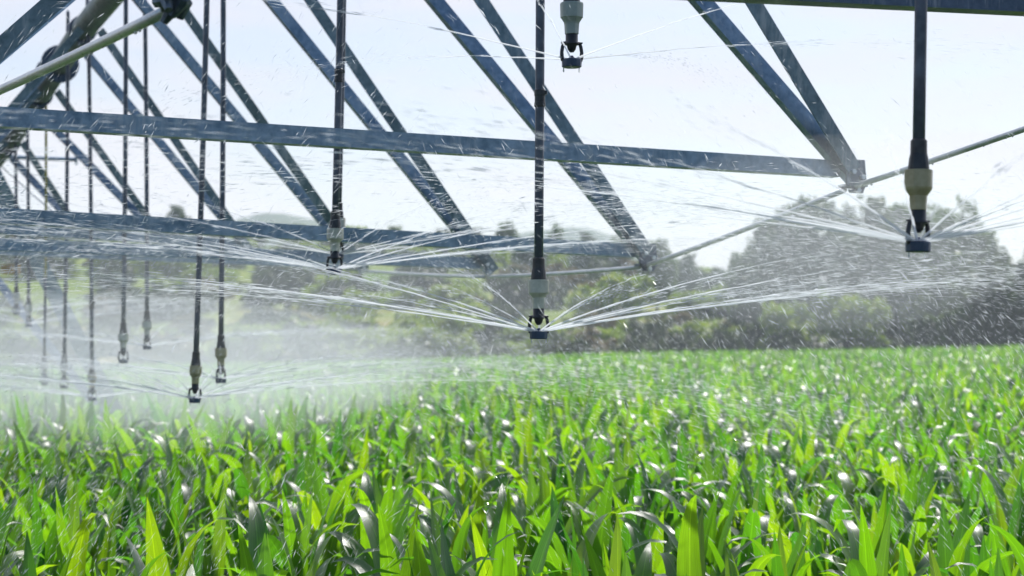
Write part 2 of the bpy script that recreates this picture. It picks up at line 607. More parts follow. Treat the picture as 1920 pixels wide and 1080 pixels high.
def corn_mass():
    VV, QQ, UU = [], [], []
    off = 0

    def put(pts, variants, kz):
        nonlocal off
        which = rng.integers(len(variants), size=len(pts))
        for v, leaves in enumerate(variants):
            sel = pts[which == v]
            if not len(sel):
                continue
            base_v = np.concatenate([l[0] for l in leaves]); base_uv = np.concatenate([l[2] for l in leaves])
            qs, o = [], 0
            for l in leaves:
                qs.append(l[1] + o); o += len(l[0])
            q = np.concatenate(qs)
            n, nv = len(sel), len(base_v)
            a = rng.uniform(0, 6.28, n); sc = rng.uniform(0.86, 1.12, n) * kz
            ca, sa = np.cos(a) * sc, np.sin(a) * sc
            X = ca[:, None] * base_v[None, :, 0] - sa[:, None] * base_v[None, :, 1] + sel[:, 0, None]
            Y = sa[:, None] * base_v[None, :, 0] + ca[:, None] * base_v[None, :, 1] + sel[:, 1, None]
            lean = rng.normal(0, 0.05, (n, 2))
            Z0 = sc[:, None] * base_v[None, :, 2] / kz
            X += lean[:, 0, None] * Z0; Y += lean[:, 1, None] * Z0
            Z = Z0 + terrain(sel[:, 0], sel[:, 1])[:, None]
            VV.append(np.stack([X, Y, Z], -1).reshape(-1, 3))
            QQ.append((q[None] + (np.arange(n) * nv)[:, None, None]).reshape(-1, 4) + off)
            UU.append(np.tile(base_uv, (n, 1)))
            off += n * nv

    v_mid = [plant_leaves(200 + s, 9, 2) for s in range(8)]
    v_far = [plant_leaves(300 + s, 6, 2, True) for s in range(8)]
    v_vfar = [plant_leaves(400 + s, 4, 1, True) for s in range(6)]
    put(rest_first, v_mid, 1.0)
    S = scatter(1.2, 10.4, 7.4, 3.6)
    put(S[np.abs(S[:, 0]) > 0.2824 * S[:, 1] * 1.06 + 0.42], v_mid, 1.0)
    put(scatter(10.4, 18, 7.2, 0.8), v_mid, 1.0)
    put(scatter(18, 42, 6.4, 1.0), v_far, 1.06)
    put(scatter(42, FIELD_END, 5.0, 2.0), v_vfar, 1.25)
    me = np_mesh("corn_crop", np.concatenate(VV), np.concatenate(QQ), M_CORN, np.concatenate(UU), True)
    o = link("corn_crop", me)
    tag(o, "dense green corn crop filling the field behind the nearest plants", "corn crop", kind="stuff")


corn_mass()


# ------------------------------------------------------------------ trees and shrubs behind the field
def clump_mesh(name, seed, rx, rz, z0, nclump, nleaf, leaf, mat, flat=0.0, lumps=6):
    """many small leaf faces gathered in clumps over an uneven crown"""
    rs = np.random.default_rng(seed)
    # lumps: main boughs' masses that make the outline uneven
    lc = []
    for i in range(lumps):
        a = 2 * math.pi * i / lumps + rs.uniform(-.4, .4)
        lc.append((rx * 0.58 * math.cos(a) * rs.uniform(.6, .95), rx * 0.58 * math.sin(a) * rs.uniform(.6, .95),
                   z0 + rz * rs.uniform(0.35, 1.35), rx * rs.uniform(.44, .6), rz * rs.uniform(.42, .62)))
    lc.append((0, 0, z0 + rz * 1.35, rx * .5, rz * .6))
    lc.append((0, 0, z0 + rz * .8, rx * .7, rz * .7))
    for k in range(3):
        a = rs.uniform(0, 6.28)
        lc.append((rx * .45 * math.cos(a), rx * .45 * math.sin(a), z0 + rz * .25, rx * .5, rz * .5))
    P = []
    for i in range(nclump):
        x, y, z, a, b = lc[rs.integers(len(lc))]
        d = rs.normal(size=3); d /= np.linalg.norm(d)
        if d[2] < -0.5: d[2] *= -0.6
        f = rs.uniform(0.55, 1.05)
        cpt = np.array([x, y, z]) + d * np.array([a, a, b]) * f
        cr = rx * rs.uniform(0.09, 0.2)
        n = int(nleaf * rs.uniform(.6, 1.4))
        q = rs.normal(size=(n, 3)); q /= np.linalg.norm(q, axis=1, keepdims=True) + 1e-9
        P.append(cpt + q * cr * rs.uniform(0.3, 1.15, (n, 1)) * np.array([1.15, 1.15, .8]))
    P = np.concatenate(P)
    P[:, 2] = np.maximum(P[:, 2], 0.05)
    n = len(P)
    u = rs.normal(size=(n, 3)); u /= np.linalg.norm(u, axis=1, keepdims=True)
    w = rs.normal(size=(n, 3)); w -= u * (u * w).sum(1, keepdims=True); w /= np.linalg.norm(w, axis=1, keepdims=True)
    s = leaf * rs.uniform(.6, 1.4, (n, 1))
    V = np.stack([P - u * s, P + w * s * .5, P + u * s, P - w * s * .5], 1).reshape(-1, 3)
    Q = np.arange(4 * n).reshape(n, 4)
    return np_mesh(name, V, Q, mat)


def trunk_mesh(seed, h, r, spread):
    rs = np.random.default_rng(seed)
    mb = MB()
    pts = [(rs.normal(0, .03 * h) * i / 4, rs.normal(0, .03 * h) * i / 4, -0.3 + (h + .3) * i / 4) for i in range(5)]
    mb.tube(pts, [r * 1.25, r, r * .85, r * .65, r * .4], 8)
    for i in range(6):
        a = rs.uniform(0, 6.28); b = Vector(pts[2 + i % 3])
        e = b + Vector((math.cos(a) * spread, math.sin(a) * spread, spread * rs.uniform(.5, 1.1)))
        mid = (b + e) / 2 + Vector((0, 0, -.08 * spread))
        mb.tube([b, mid, e], [r * .45, r * .3, r * .1], 6)
    return mb.mesh("trunk", M_BARK, True)


TREE_V = [(clump_mesh("crown", 20 + i, 3.6, 3.9, 1.1, 330, 40, 0.21, M_TREE_GREY if i % 2 else M_TREE), trunk_mesh(20 + i, 5.0, .22, 2.2)) for i in range(4)]
SHRUB_V = [clump_mesh("foliage", 60 + i, 1.5, 1.0, 0.05, 130, 34, 0.125, [M_SHRUB, M_SHRUB_DARK, M_SHRUB_DRY][i % 3], lumps=5) for i in range(6)]
STEM_V = [trunk_mesh(80 + i, .9, .07, .8) for i in range(2)]


def tree(px_, top_y, Y, width_px, v, label, group=None, cat="tree"):
    x = (px_ - 960) / F * Y
    z0 = float(terrain(x, Y))
    top = px(px_, top_y, Y).z
    H = max(2.0, top - z0)
    wid = width_px * Y / F
    cm, tm = TREE_V[v % 4]
    o = empty("tree", (x, Y, z0))
    link("crown", cm, o); link("trunk", tm, o)
    o.scale = (wid / 7.2, wid / 7.2, H / 9.0)
    o.rotation_euler = (0, 0, random.uniform(0, 6.28))
    tag(o, label, cat, group)
    return o


def shrub(x, Y, w, h, v, label, group=None, cat="shrub"):
    o = empty("shrub", (x, Y, float(terrain(x, Y))))
    link("foliage", SHRUB_V[v], o); link("stem", STEM_V[v % 2], o)
    o.scale = (w / 3.2, w / 3.2, h / 2.3)
    o.rotation_euler = (0, 0, random.uniform(0, 6.28))
    tag(o, label, cat, group)
    return o


# the tall group at the right
tree(1515, 338, 112, 215, 1, "tall grey green rounded tree at the left end of the big tree group")
tree(1625, 348, 116, 210, 3, "tall grey green tree behind the rightmost truss joint in the big tree group")
tree(1715, 368, 114, 180, 0, "tall tree directly behind the nearest sprinkler, amid the big tree group")
tree(1790, 364, 112, 185, 2, "dark tall tree right of the nearest sprinkler, at the big tree group's right end")
tree(1850, 415, 108, 130, 1, "lower rounded tree at the right foot of the big tree group")
tree(1935, 452, 125, 90, 2, "dark tree cut by the right edge of the picture, beyond the gap of sky")
tree(1420, 430, 120, 110, 3, "small grey green tree below the left flank of the big tree group")
tree(330, 372, 205, 62, 1, "lone rounded tree standing above the ridge at left, framed by the truss braces")
tree(950, 412, 215, 70, 0, "hazy tree on the ridge just left of the middle hanging hose")
tree(1045, 415, 215, 60, 2, "hazy tree on the ridge just right of the middle hanging hose")
tree(1232, 442, 160, 90, 0, "pointed grey tree just right of the second truss joint")
RIDGE = "hazy trees along the ridge behind the field"
for X_, ty, Yd, w in ((470, 425, 210, 70), (560, 418, 215, 60), (660, 425, 205, 66), (740, 420, 215, 58), (830, 424, 205, 70), (890, 420, 215, 60),
                      (1000, 432, 200, 60), (1100, 425, 205, 60), (1160, 438, 190, 66), (1290, 466, 170, 66), (1345, 492, 165, 60), (1385, 466, 150, 60),
                      (180, 420, 215, 70), (80, 428, 205, 76), (-20, 420, 205, 80), (250, 430, 200, 60), (400, 430, 200, 66)):
    tree(X_, ty, Yd, w, random.randrange(4), "soft hazy grey green tree among the row along the ridge behind the field", RIDGE)

# dark bushes in front at the right
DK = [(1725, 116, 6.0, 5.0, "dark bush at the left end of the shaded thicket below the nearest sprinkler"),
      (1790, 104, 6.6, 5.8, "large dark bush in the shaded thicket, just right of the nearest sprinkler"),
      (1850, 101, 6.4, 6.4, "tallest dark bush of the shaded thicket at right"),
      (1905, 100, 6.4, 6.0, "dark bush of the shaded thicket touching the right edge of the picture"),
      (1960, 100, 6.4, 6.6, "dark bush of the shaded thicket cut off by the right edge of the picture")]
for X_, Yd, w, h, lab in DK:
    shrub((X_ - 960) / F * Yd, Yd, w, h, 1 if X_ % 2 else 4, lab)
for X_, Yd, w, h, lab in ((1660, 118, 4.5, 2.6, "tan dry bush just left of the dark thicket below the nearest sprinkler"),
                          (1590, 112, 4.4, 1.8, "low dry tan bush below the big tree group, further left than the other tan one")):
    shrub((X_ - 960) / F * Yd, Yd, w, h, 2, lab)
for X_, Yd, w, h in ((1480, 106, 4.2, 4.6), (1545, 108, 4.6, 5.0), (1610, 107, 4.4, 4.8), (1675, 121, 5.2, 6.0), (1760, 112, 5.6, 7.0), (1830, 110, 6.0, 7.2), (1890, 112, 5.6, 6.8)):  # the tallest at right are added as lit tops of the dark thicket
    shrub((X_ - 960) / F * Yd, Yd, w, h, 0 if X_ % 2 else 3, "olive green bush below the big trees, the tallest added as lit thicket tops", "olive green bushes below the big trees")
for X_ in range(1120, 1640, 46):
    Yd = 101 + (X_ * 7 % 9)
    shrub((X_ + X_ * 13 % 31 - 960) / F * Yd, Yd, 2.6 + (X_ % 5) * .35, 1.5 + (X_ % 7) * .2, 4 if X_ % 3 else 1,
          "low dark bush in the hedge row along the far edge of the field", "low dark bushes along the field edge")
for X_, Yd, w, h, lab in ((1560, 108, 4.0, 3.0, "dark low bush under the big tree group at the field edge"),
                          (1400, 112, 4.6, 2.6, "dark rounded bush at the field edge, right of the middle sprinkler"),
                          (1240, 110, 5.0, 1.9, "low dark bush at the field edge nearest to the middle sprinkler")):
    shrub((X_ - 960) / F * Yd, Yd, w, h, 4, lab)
rs = np.random.default_rng(5)
kinds = {0: ("olive green scrub bush on the hazy bank behind the field", "olive green bushes on the bank"),
         1: ("dark green scrub bush on the hazy bank behind the field", "dark green bushes on the bank"),
         2: ("dry brown scrub bush on the hazy bank behind the field", "dry brown bushes on the bank")}
for i in range(230):
    Yd = rs.uniform(103, 225)
    X_ = rs.uniform(-60, 1640) if Yd < 150 else rs.uniform(-60, 1440)
    v = int(rs.choice([0, 3, 1, 4, 2, 0, 3, 1]))
    k = rs.uniform(.6, 1.6) * (1 + (Yd - 100) / 260)
    lab, grp = kinds[v % 3]
    shrub((X_ - 960) / F * Yd, Yd, 3.6 * k, 2.0 * k * rs.uniform(.8, 1.3), v, lab, grp)


# ------------------------------------------------------------------ the irrigation span
PX0, PS = 0.945, -0.448                # pipe line: X = PX0 + PS * (Y - 4.2)
UD = Vector((PS, 1, 0)).normalized()   # along the pipe
ND = Vector((-UD.y * -1, UD.x * -1, 0)).normalized()
if ND.x < 0: ND = -ND                  # across the pipe, to the right and away


def pipe_h(Y):
    return CAMZ + float(np.interp(Y, [-2, 4, 5.5, 6.7, 8.2, 10, 12, 13.5, 15.05, 16.6, 18, 22, 28], [2.7, 2.7, 2.66, 2.6, 2.47, 2.45, 2.46, 2.34, 2.10, 1.86, 1.72, 1.62, 1.6]))


def pipe_pt(Y):
    return Vector((PX0 + PS * (Y - 4.2), Y, pipe_h(Y)))


span = empty("irrigation_span", pipe_pt(6.0))
tag(span, "galvanised steel irrigation span of trussed pipe with braces, cross beams and rods over the corn", "irrigation span")


def span_part(name, mb, mat, smooth=False, parent=None):
    me = mb.mesh(name, mat, smooth)
    par = parent or span
    o = link(name, me, par)
    o.matrix_parent_inverse = Matrix.Translation(-span.location) if par is span else Matrix.Identity(4)
    return o


# main pipe with flanges
mb = MB()
ys = np.arange(-1.5, 18.01, 0.5)
mb.tube([pipe_pt(y) for y in ys], 0.088, 20)
pipe = span_part("main_pipe", mb, M_PIPE, True)
for Yf in (3.2, 9.3, 14.3):
    mb = MB()
    c = pipe_pt(Yf)
    mb.tube([c - UD * .012, c + UD * .012], 0.15, 20)
    for k in range(8):
        a = k * math.pi / 4
        d = ND * math.cos(a) * .125 + Vector((0, 0, 1)) * math.sin(a) * .125
        mb.tube([c + d - UD * .03, c + d + UD * .03], .011, 6)
    span_part("pipe_flange", mb, M_STEEL_DARK)

LW, LT = 0.066, 0.007


def angle_bar(a, b, face, w=LW, flip=1, w2=None):
    """steel angle from a to b, one leg seen square on along `face`, the other folded back"""
    a, b = Vector(a), Vector(b)
    d = (b - a).normalized()
    f = (face - d * face.dot(d)).normalized()
    s = d.cross(f).normalized() * flip
    w2 = w2 or w
    mb = MB()
    prof = [(-w / 2, 0), (w / 2, 0), (w / 2, -LT), (-w / 2 + LT, -LT), (-w / 2 + LT, -w2), (-w / 2, -w2)]
    mb.prism(a, b, prof, s, f)
    return mb


TOCAM = -ND.cross(Vector((0, 0, 1)))
TOCAM = Vector((-UD.x, -UD.y, 0))      # straight down the pipe, towards the camera
UP = Vector((0, 0, 1))

# joints at the ends of the cross beams: right (x, y, Y) and left, read off the photograph
RN = {1: px(2398, 19, 5.33), 2: px(1592, 314, 7.35), 3: px(1205, 468, 8.87), 4: px(912, 492, 10.64), 5: px(674, 494, 12.8),
      6: px(458, 456, 14.0), 7: px(302, 445, 15.47), 8: px(139, 420, 16.84)}
LN = {1: px(330, -90, 3.98), 2: px(-130, 206, 5.92), 3: px(-171, 392, 7.47), 4: px(-247, 446, 9.24), 5: px(-290, 455, 11.4),
      6: px(-167, 418, 13.0), 7: px(-170, 418, 14.6), 8: px(-190, 410, 16.3)}
# where the braces' lines pass in the photograph: fixes where on the pipe each is bolted
QL = {1: None, 2: ((1322, 0), (1399, 0)), 3: ((818, 0), (893, 0)), 4: ((510, 0), (575, 0)), 5: ((262, 0), (325, 0)),
      6: ((135, 70), (165, 33)), 7: ((64, 200), (93, 160)), 8: ((7, 280), (25, 250))}


def to_px(p):
    y, z = p.y, p.z - CAMZ
    dep = y * _cp + z * _sp
    up = -y * _sp + z * _cp
    return 960 + F * p.x / dep, 540 - F * up / dep


def on_pipe(node, q):
    n = to_px(node)
    best = None
    for Y in np.arange(2.5, 17.9, 0.02):
        p = to_px(pipe_pt(Y))
        dx, dy = q[0] - n[0], q[1] - n[1]
        l = math.hypot(dx, dy)
        dist = abs((p[0] - n[0]) * dy - (p[1] - n[1]) * dx) / l
        if best is None or dist < best[0]:
            best = (dist, Y)
    return best[1]


MIDY = {1: 4.65}
for i in range(2, 9):
    MIDY[i] = ((RN[i] + LN[i]) / 2).y
brace_y = {}
for i in range(1, 9):
    if QL[i] is None:
        brace_y[i] = (MIDY[i] + .38, MIDY[i] - .38)
    else:
        brace_y[i] = tuple(on_pipe(RN[i], q) for q in QL[i])

for i in range(1, 9):
    r, l = RN[i], LN[i]
    for side, node in ((1, r), (-1, l)):
        if side < 0 and i in (3, 4, 5):
            continue                     # these bays carry braces on the near side only
        for j, Yp in enumerate(brace_y[i]):
            a = pipe_pt(Yp) + ND * side * .07 + Vector((0, 0, -.07))
            e = (node - a).normalized()
            off = TOCAM * (0.030 if j else -0.004) - UP * 0.0
            face = TOCAM + ND * side * .08 + Vector((0, 0, -.10))
            mbb = angle_bar(a + off, node + e * .07 + off, face, w=LW if i < 6 else .06, flip=(-side if j == 0 else side) if side > 0 else 1, w2=.045)
            span_part("diagonal_brace", mbb, M_STEEL if j == 0 else M_STEEL_TEAL)  # second brace of each pair takes the darker teal steel tone
    # cross beam: upright leg to the camera, lower leg folded back
    bd = (r - l).normalized()
    drop = Vector((0, 0, -.005)) + TOCAM * -.016
    span_part("cross_beam", angle_bar(l + drop - bd * .02, r + drop - bd * .03, TOCAM, w=.066, flip=1 if (bd.cross(TOCAM)).z > 0 else -1), M_STEEL if i > 1 else M_STEEL_DARK)
    for node, side in ((r, 1), (l, -1)):
        # joint bracket with its clevis and bolts
        mb = MB()
        rot = Matrix(((UD.x, ND.x, 0), (UD.y, ND.y, 0), (0, 0, 1)))
        dn = ND * side * .018
        mb.prism(node + dn + TOCAM * .028 + UP * .03, node + dn + TOCAM * .028 + UP * .03 - TOCAM * .012,
                 [(-.04, 0), (.04, 0), (.048, -.095), (.03, -.135), (-.03, -.135), (-.048, -.095)], ND, UP)
        mb.box(node + dn - UP * .075, .10, .075, .012, rot)
        if i >= 4:                       # lighter brackets towards the end of the span
            mb.v = [tuple(node + (Vector(p) - node) * .62) for p in mb.v]
        span_part("joint_bracket", mb, M_STEEL_DARK if i < 4 else M_STEEL)
        for (du, dz) in ((-.022, -.02), (.022, -.04), (0, -.095)):
            mb = MB()
            c = node + (dn + ND * du + UP * dz) * (1 if i < 4 else .62)
            mb.tube([c + TOCAM * (.03 if i < 4 else .018), c + TOCAM * (.046 if i < 4 else .03)], .011, 6)
            span_part("bolt", mb, M_ROD)
    # pipe collar where the braces are bolted
    c = pipe_pt(sum(brace_y[i]) / 2)
    mb = MB()
    mb.tube([c - UD * .03, c + UD * .03], .104, 18)
    mb.box(c - UP * .105, .11, .05, .03, Matrix(((UD.x, ND.x, 0), (UD.y, ND.y, 0), (0, 0, 1))))
    span_part("pipe_collar", mb, M_STEEL_DARK, False)


def sag(a, b, s, n=9):
    return [a.lerp(b, k / n) - UP * s * 4 * (k / n) * (1 - k / n) for k in range(n + 1)]


def rod(a, b, r0, name="truss_rod"):
    mb = MB()
    mb.tube(sag(a, b, .006), r0, 10)
    o = span_part(name, mb, M_ROD, True)
    # drops hanging under the wet rod
    ln = (b - a).length
    md = MB()
    for k in range(int(ln * 16)):
        p = a.lerp(b, random.uniform(.04, .96)) - UP * (r0 * .8)
        s = random.uniform(.0025, .0055)
        md.lathe([(s * .3, .002), (s * .8, -s * .6), (s, -s * 1.3), (s * .6, -s * 2.0), (s * .1, -s * 2.3)], 6, p)
    me = md.mesh("hanging_drops", M_DROP, True)
    h = link("hanging_drops", me, o)
    tag(h, kind="stuff")
    return o


RR = {1: px(2398, 72, 5.33), 2: RN[2] + Vector((0, 0, -.085))}
for i in range(3, 9):
    RR[i] = RN[i] + Vector((0, 0, -.085 if i < 5 else -.05))
LL = {i: LN[i] + Vector((0, 0, -.035)) for i in LN}
LL[1] = px(338, 8, 3.98)
for i in range(1, 8):
    ra = .0115 if i < 3 else .0105
    u = (RR[i + 1] - RR[i]).normalized()
    rod(RR[i] + u * .03, RR[i + 1] - u * .05, ra)
    u = (LL[i + 1] - LL[i]).normalized()
    rod(LL[i] + u * .03, LL[i + 1] - u * .03, .0135)
rod(RR[8], pipe_pt(17.7) + ND * .1, .0105)
rod(LL[8], pipe_pt(17.7) - ND * .1, .0105)
# knotted clump of straps round the nearest left joint
mb = MB()
c = LL[1] + UP * .012
for k in range(11):
    a = k * .7
    p0 = c + ND * random.uniform(-.05, .03) + UP * random.uniform(-.02, .05) + UD * random.uniform(-.03, .03)
    p1 = p0 + Vector((random.uniform(-.035, .035), random.uniform(-.03, .03), random.uniform(-.05, .0)))
    mb.tube([p0, (p0 + p1) / 2 + Vector((.01, 0, .012)), p1], [.016, .018, .009], 7)
span_part("rod_coupling", mb, M_STEEL_DARK)

# ------------------------------------------------------------------ drive tower at the far end
tb = pipe_pt(18.0)
tower = empty("drive_tower", (tb.x, tb.y, 0))
tag(tower, "hazy steel drive tower standing in the corn at the far left end of the span", "tower")


def tower_part(name, mb, mat, parent=None, smooth=False):
    o = link(name, mb.mesh(name, mat, smooth), parent or tower)
    if parent is None:
        o.matrix_parent_inverse = Matrix.Translation(-tower.location)
    return o


footR = px(262, 830, 19.2); footR.z = .40
footL = Vector((2 * tb.x - footR.x, 2 * tb.y - footR.y, .40))
for ft, sd in ((footR, 1), (footL, -1)):
    tp = px(-18, 316, 18.0) if sd > 0 else tb
    tower_part("leg", angle_bar(tp, ft, TOCAM, w=.17), M_STEEL)
    tower_part("leg", angle_bar(pipe_pt(21.5), ft + UD * .05, TOCAM, w=.10), M_STEEL)
    w = MB()
    w.tube([ft + TOCAM * .14 + UP * -.02, ft - TOCAM * .14 + UP * -.02], [.42, .42], 28)
    wh = tower_part("wheel", w, M_BLACK)
    hb = MB()
    hb.tube([ft + TOCAM * .17 + UP * -.02, ft - TOCAM * .17 + UP * -.02], [.22, .22], 20)
    o = link("rim", hb.mesh("rim", M_STEEL), wh)
mb = MB()
mb.prism(footL + UP * .05, footR + UP * .05, [(-.07, -.07), (.07, -.07), (.07, .07), (-.07, .07)], UD, UP)
tower_part("base_beam", mb, M_STEEL)
mb = MB()
mb.tube([px(-260, 284, 18.2), px(143, 299, 19.0)], .022, 8)
mb.tube([px(143, 290, 19.0), px(143, 309, 19.0)], .014, 8)
tower_part("guide_arm", mb, M_STEEL)
mb = MB()
mb.tube([pipe_pt(18.0), pipe_pt(20), pipe_pt(23), pipe_pt(27)], .088, 16)
nx = link("main_pipe", mb.mesh("main_pipe", M_PIPE, True), tower)
nx.matrix_parent_inverse = Matrix.Translation(-tower.location)
mb = MB()
cb = px(20, 505, 18.1)
mb.box(cb, .16, .14, .10)
tower_part("motor_box", mb, M_AMBER)

# ------------------------------------------------------------------ sprinklers on their hoses
SPR_GROUP = "sprinklers hanging on hoses from the span"


def sprinkler_meshes():
    d = {}
    mb = MB(); mb.lathe([(.0155, .262), (.019, .258), (.0195, .228), (.022, .218), (.0245, .196), (.0245, .190)], 16, ribs=8, ribd=.0008)
    d["hose_fitting"] = mb.mesh("hose_fitting", M_BLACK, False)
    for key, mat, pr in (("cream", M_CREAM, [(.0335, .190), (.0335, .188), (.0345, .186), (.0345, .148), (.033, .146), (.0225, .134), (.021, .132), (.0195, .098), (.0185, .097)]),
                         ("tan", M_TAN, [(0.0325, 0.190), (0.033, 0.187), (0.033, 0.150), (0.031, 0.144), (0.0225, 0.132), (0.021, 0.130), (0.0195, 0.098), (0.0185, 0.097)]),
                         ("green", M_GREYGREEN, [(.033, .190), (.0345, .186), (.0335, .146), (.031, .144), (.0235, .132), (.022, .126), (.0205, .098), (.0195, .097)])):
        mb = MB(); mb.lathe(pr, 24, ribs=12, ribd=-.0012)
        d["cap_" + key] = mb.mesh("pressure_regulator", mat, False)
    mb = MB(); mb.lathe([(.0175, .097), (.0185, .095), (.0185, .074), (.0225, .070), (.0225, .066), (.015, .064), (.012, .052), (.006, .044)], 16)
    d["nozzle_body"] = mb.mesh("nozzle_body", M_BLACK, True)
    arms = []
    for s in (-1, 1):
        mb = MB()
        pts = [(s * .014, 0, .071), (s * .024, 0, .070), (s * .0275, 0, .060), (s * .030, 0, .044), (s * .0295, 0, .030), (s * .026, 0, .018)]
        mb.tube(pts, [.006, .006, .0055, .0055, .0062, .006], 8)
        mb.box((s * .026, 0, .0715), .012, .010, .004)
        arms.append(mb.mesh("bracket_arm", M_BLACK, False))
    d["arms"] = arms
    mb = MB(); mb.lathe([(.004, .034), (.010, .026), (.022, .0225), (.028, .0235), (.0295, .020), (.0290, .001), (.026, -.001)], 24, ribs=24, ribd=-.0008)
    d["deflector_plate"] = mb.mesh("deflector_plate", M_BLUE, False)
    mb = MB(); mb.lathe([(.0105, .066), (.0125, .060), (.009, .050)], 10)
    d["nozzle_ring"] = mb.mesh("nozzle_ring", M_AMBER, True)
    mb = MB()
    for s in (-1, 1):
        mb.lathe([(.0022, .001), (.0020, -.007), (.003, -.010), (.0022, -.0135), (.0004, -.015)], 7, (s * .0235, .004, 0))
    d["drip"] = mb.mesh("drip", M_DROP, True)
    mb = MB(); mb.lathe([(.0165, .02), (.0185, .018), (.0185, .002), (.0172, 0), (.0172, -.02), (.0185, -.022), (.0185, -.034), (.0165, -.036)], 16)
    mb.box((.020, -.004, .01), .008, .010, .012)
    d["hose_coupling"] = mb.mesh("hose_coupling", M_BLACK, False)
    return d


SM = sprinkler_meshes()
# name: (x at top of frame line, y of that point, x of plate, y of plate's lower edge, Y, coupling y or None, cap, yaw, label)
SPR = [
    ("A", 1725, 0, 1721, 472, 4.2, None, "tan", .5, "nearest sprinkler, big and blurred, its tan cap in front of the tall trees"),
    ("P", 1072, -150, 1072, 126, 5.3, None, "green", .2, "sprinkler with grey green cap, high against the sky at the top edge"),
    ("B", 1010, 0, 1010, 635, 5.85, 180, "cream", -.1, "sharp sprinkler at the centre with a square cream cap, right under the middle hose"),
    ("C", 636, 0, 627, 515, 7.45, 138, "cream", .3, "sprinkler with cream cap left of the central one, in front of a cross beam"),
    ("D", 641, 0, 633, 486, 8.3, None, "cream", .8, "sprinkler almost hidden behind another sprinkler's cream cap, left of the centre"),
    ("E", 386, 0, 365, 755, 9.3, None, "tan", .1, "lowest sprinkler just above the corn at left, tan cap, on a slightly slanting hose"),
    ("E2", 417, 0, 414, 718, 9.9, None, "tan", .9, "sprinkler with tan cap just right of the lowest one at left"),
    ("F", 235, 0, 231, 681, 11.6, None, "cream", .4, "sprinkler giving no jets, third from the right in the left cluster of hoses"),
    ("F2", 271, 30, 276, 655, 12.3, None, "cream", 1.1, "sprinkler with flat pinkish spray, left of the slanting hose"),
    ("G", 165, 30, 173, 751, 13.3, 570, "tan", .6, "sprinkler at left whose plate hangs right on top of the corn, beside the tower leg"),
    ("H", 127, 70, 120, 728, 14.0, 540, "cream", .2, "sprinkler without jets at far left, black hose with a joint halfway down"),
    ("I", 50, 190, 54, 613, 15.6, None, "cream", 1.3, "far left sprinkler with a bright star of jets in front of the tower leg"),
    ("J", 86, 150, 83, 722, 15.3, 520, "cream", .7, "sprinkler at far left on a hose with a yellow upper half"),
    ("K", 28, 240, 31, 590, 16.4, None, "cream", .5, "faint sprinkler nearest the left edge of the picture, hidden in spray"),
]
plate_pos = {}


def build_sprinkler(key, xt, yt, xb, yb, Y, yc, cap, yaw, label):
    b = px(xb, yb, Y)
    plate_pos[key] = b
    t = px(xt, yt, Y)
    hp = pipe_pt(float(np.clip(Y, -1, 17.8)))
    root = empty("hanging_sprinkler", b)
    tag(root, label, "sprinkler", SPR_GROUP)
    dirv = (t - b).normalized()
    rot = Vector((0, 0, 1)).rotation_difference(dirv).to_matrix().to_4x4() @ Matrix.Rotation(yaw, 4, "Z")
    # hose: up its measured line to near the pipe, then over a gooseneck onto the pipe
    topz = hp.z + .22
    k = (topz - b.z) / dirv.z
    top = b + dirv * k
    side = Vector((hp.x - top.x, 0, 0))
    start = dirv * .245
    mb = MB()
    n = 14
    pts = []
    for j in range(n + 1):
        f = j / n
        p = start.lerp(dirv * k, f)
        bow = math.sin(f * math.pi) * .006
        pts.append(p + Vector((bow, 0, 0)))
    r = .0135 if cap == "green" else .0148
    if key == "J":
        pc = px(84, yc, Y); kc = (pc.z - b.z) / dirv.z
        lowp = [p for p in pts if p.z < kc * dirv.z] + [dirv * kc]
        hip = [dirv * kc] + [p for p in pts if p.z > kc * dirv.z]
        mb.tube(lowp, r * .8, 10)
        hose = link("hose", mb.mesh("hose", M_HOSE, True), root)
        m2 = MB(); m2.tube(hip, r * .75, 10)
        yh = link("hose", m2.mesh("hose", M_YELLOW, True), root)
        yh["label"] = "yellow upper length of hose"
    else:
        mb.tube(pts, r, 12)
        hose = link("hose", mb.mesh("hose", M_HOSE, True), root)
    mb = MB()
    g = []
    endp = hp - b + Vector((0, 0, .07))
    for j in range(9):
        a = math.pi * j / 8
        x = (1 - math.cos(a)) / 2
        q = (dirv * k).lerp(Vector((endp.x, endp.y, (dirv * k).z)), x)
        q.z += math.sin(a) * .10
        g.append(q)
    g.append(endp)
    mb.tube(g, .013, 10)
    link("gooseneck", mb.mesh("gooseneck", M_STEEL_DARK, True), root)
    if yc and key != "J":
        pc = px(xb + (xt - xb) * (yb - yc) / (yb - yt), yc, Y)
        mb = link("hose_coupling", SM["hose_coupling"], root)
        mb.matrix_local = Matrix.Translation(pc - b + Vector((.004, 0, 0))) @ rot
    for nm in ("hose_fitting", "nozzle_body", "deflector_plate", "nozzle_ring", "drip"):
        o = link(nm, SM[nm], root); o.matrix_local = rot
    o = link("pressure_regulator", SM["cap_" + cap], root); o.matrix_local = rot
    for am in SM["arms"]:
        o = link("bracket_arm", am, root); o.matrix_local = rot
    return root


for s in SPR:
    build_sprinkler(*s)


# ------------------------------------------------------------------ water
G_ = 9.81


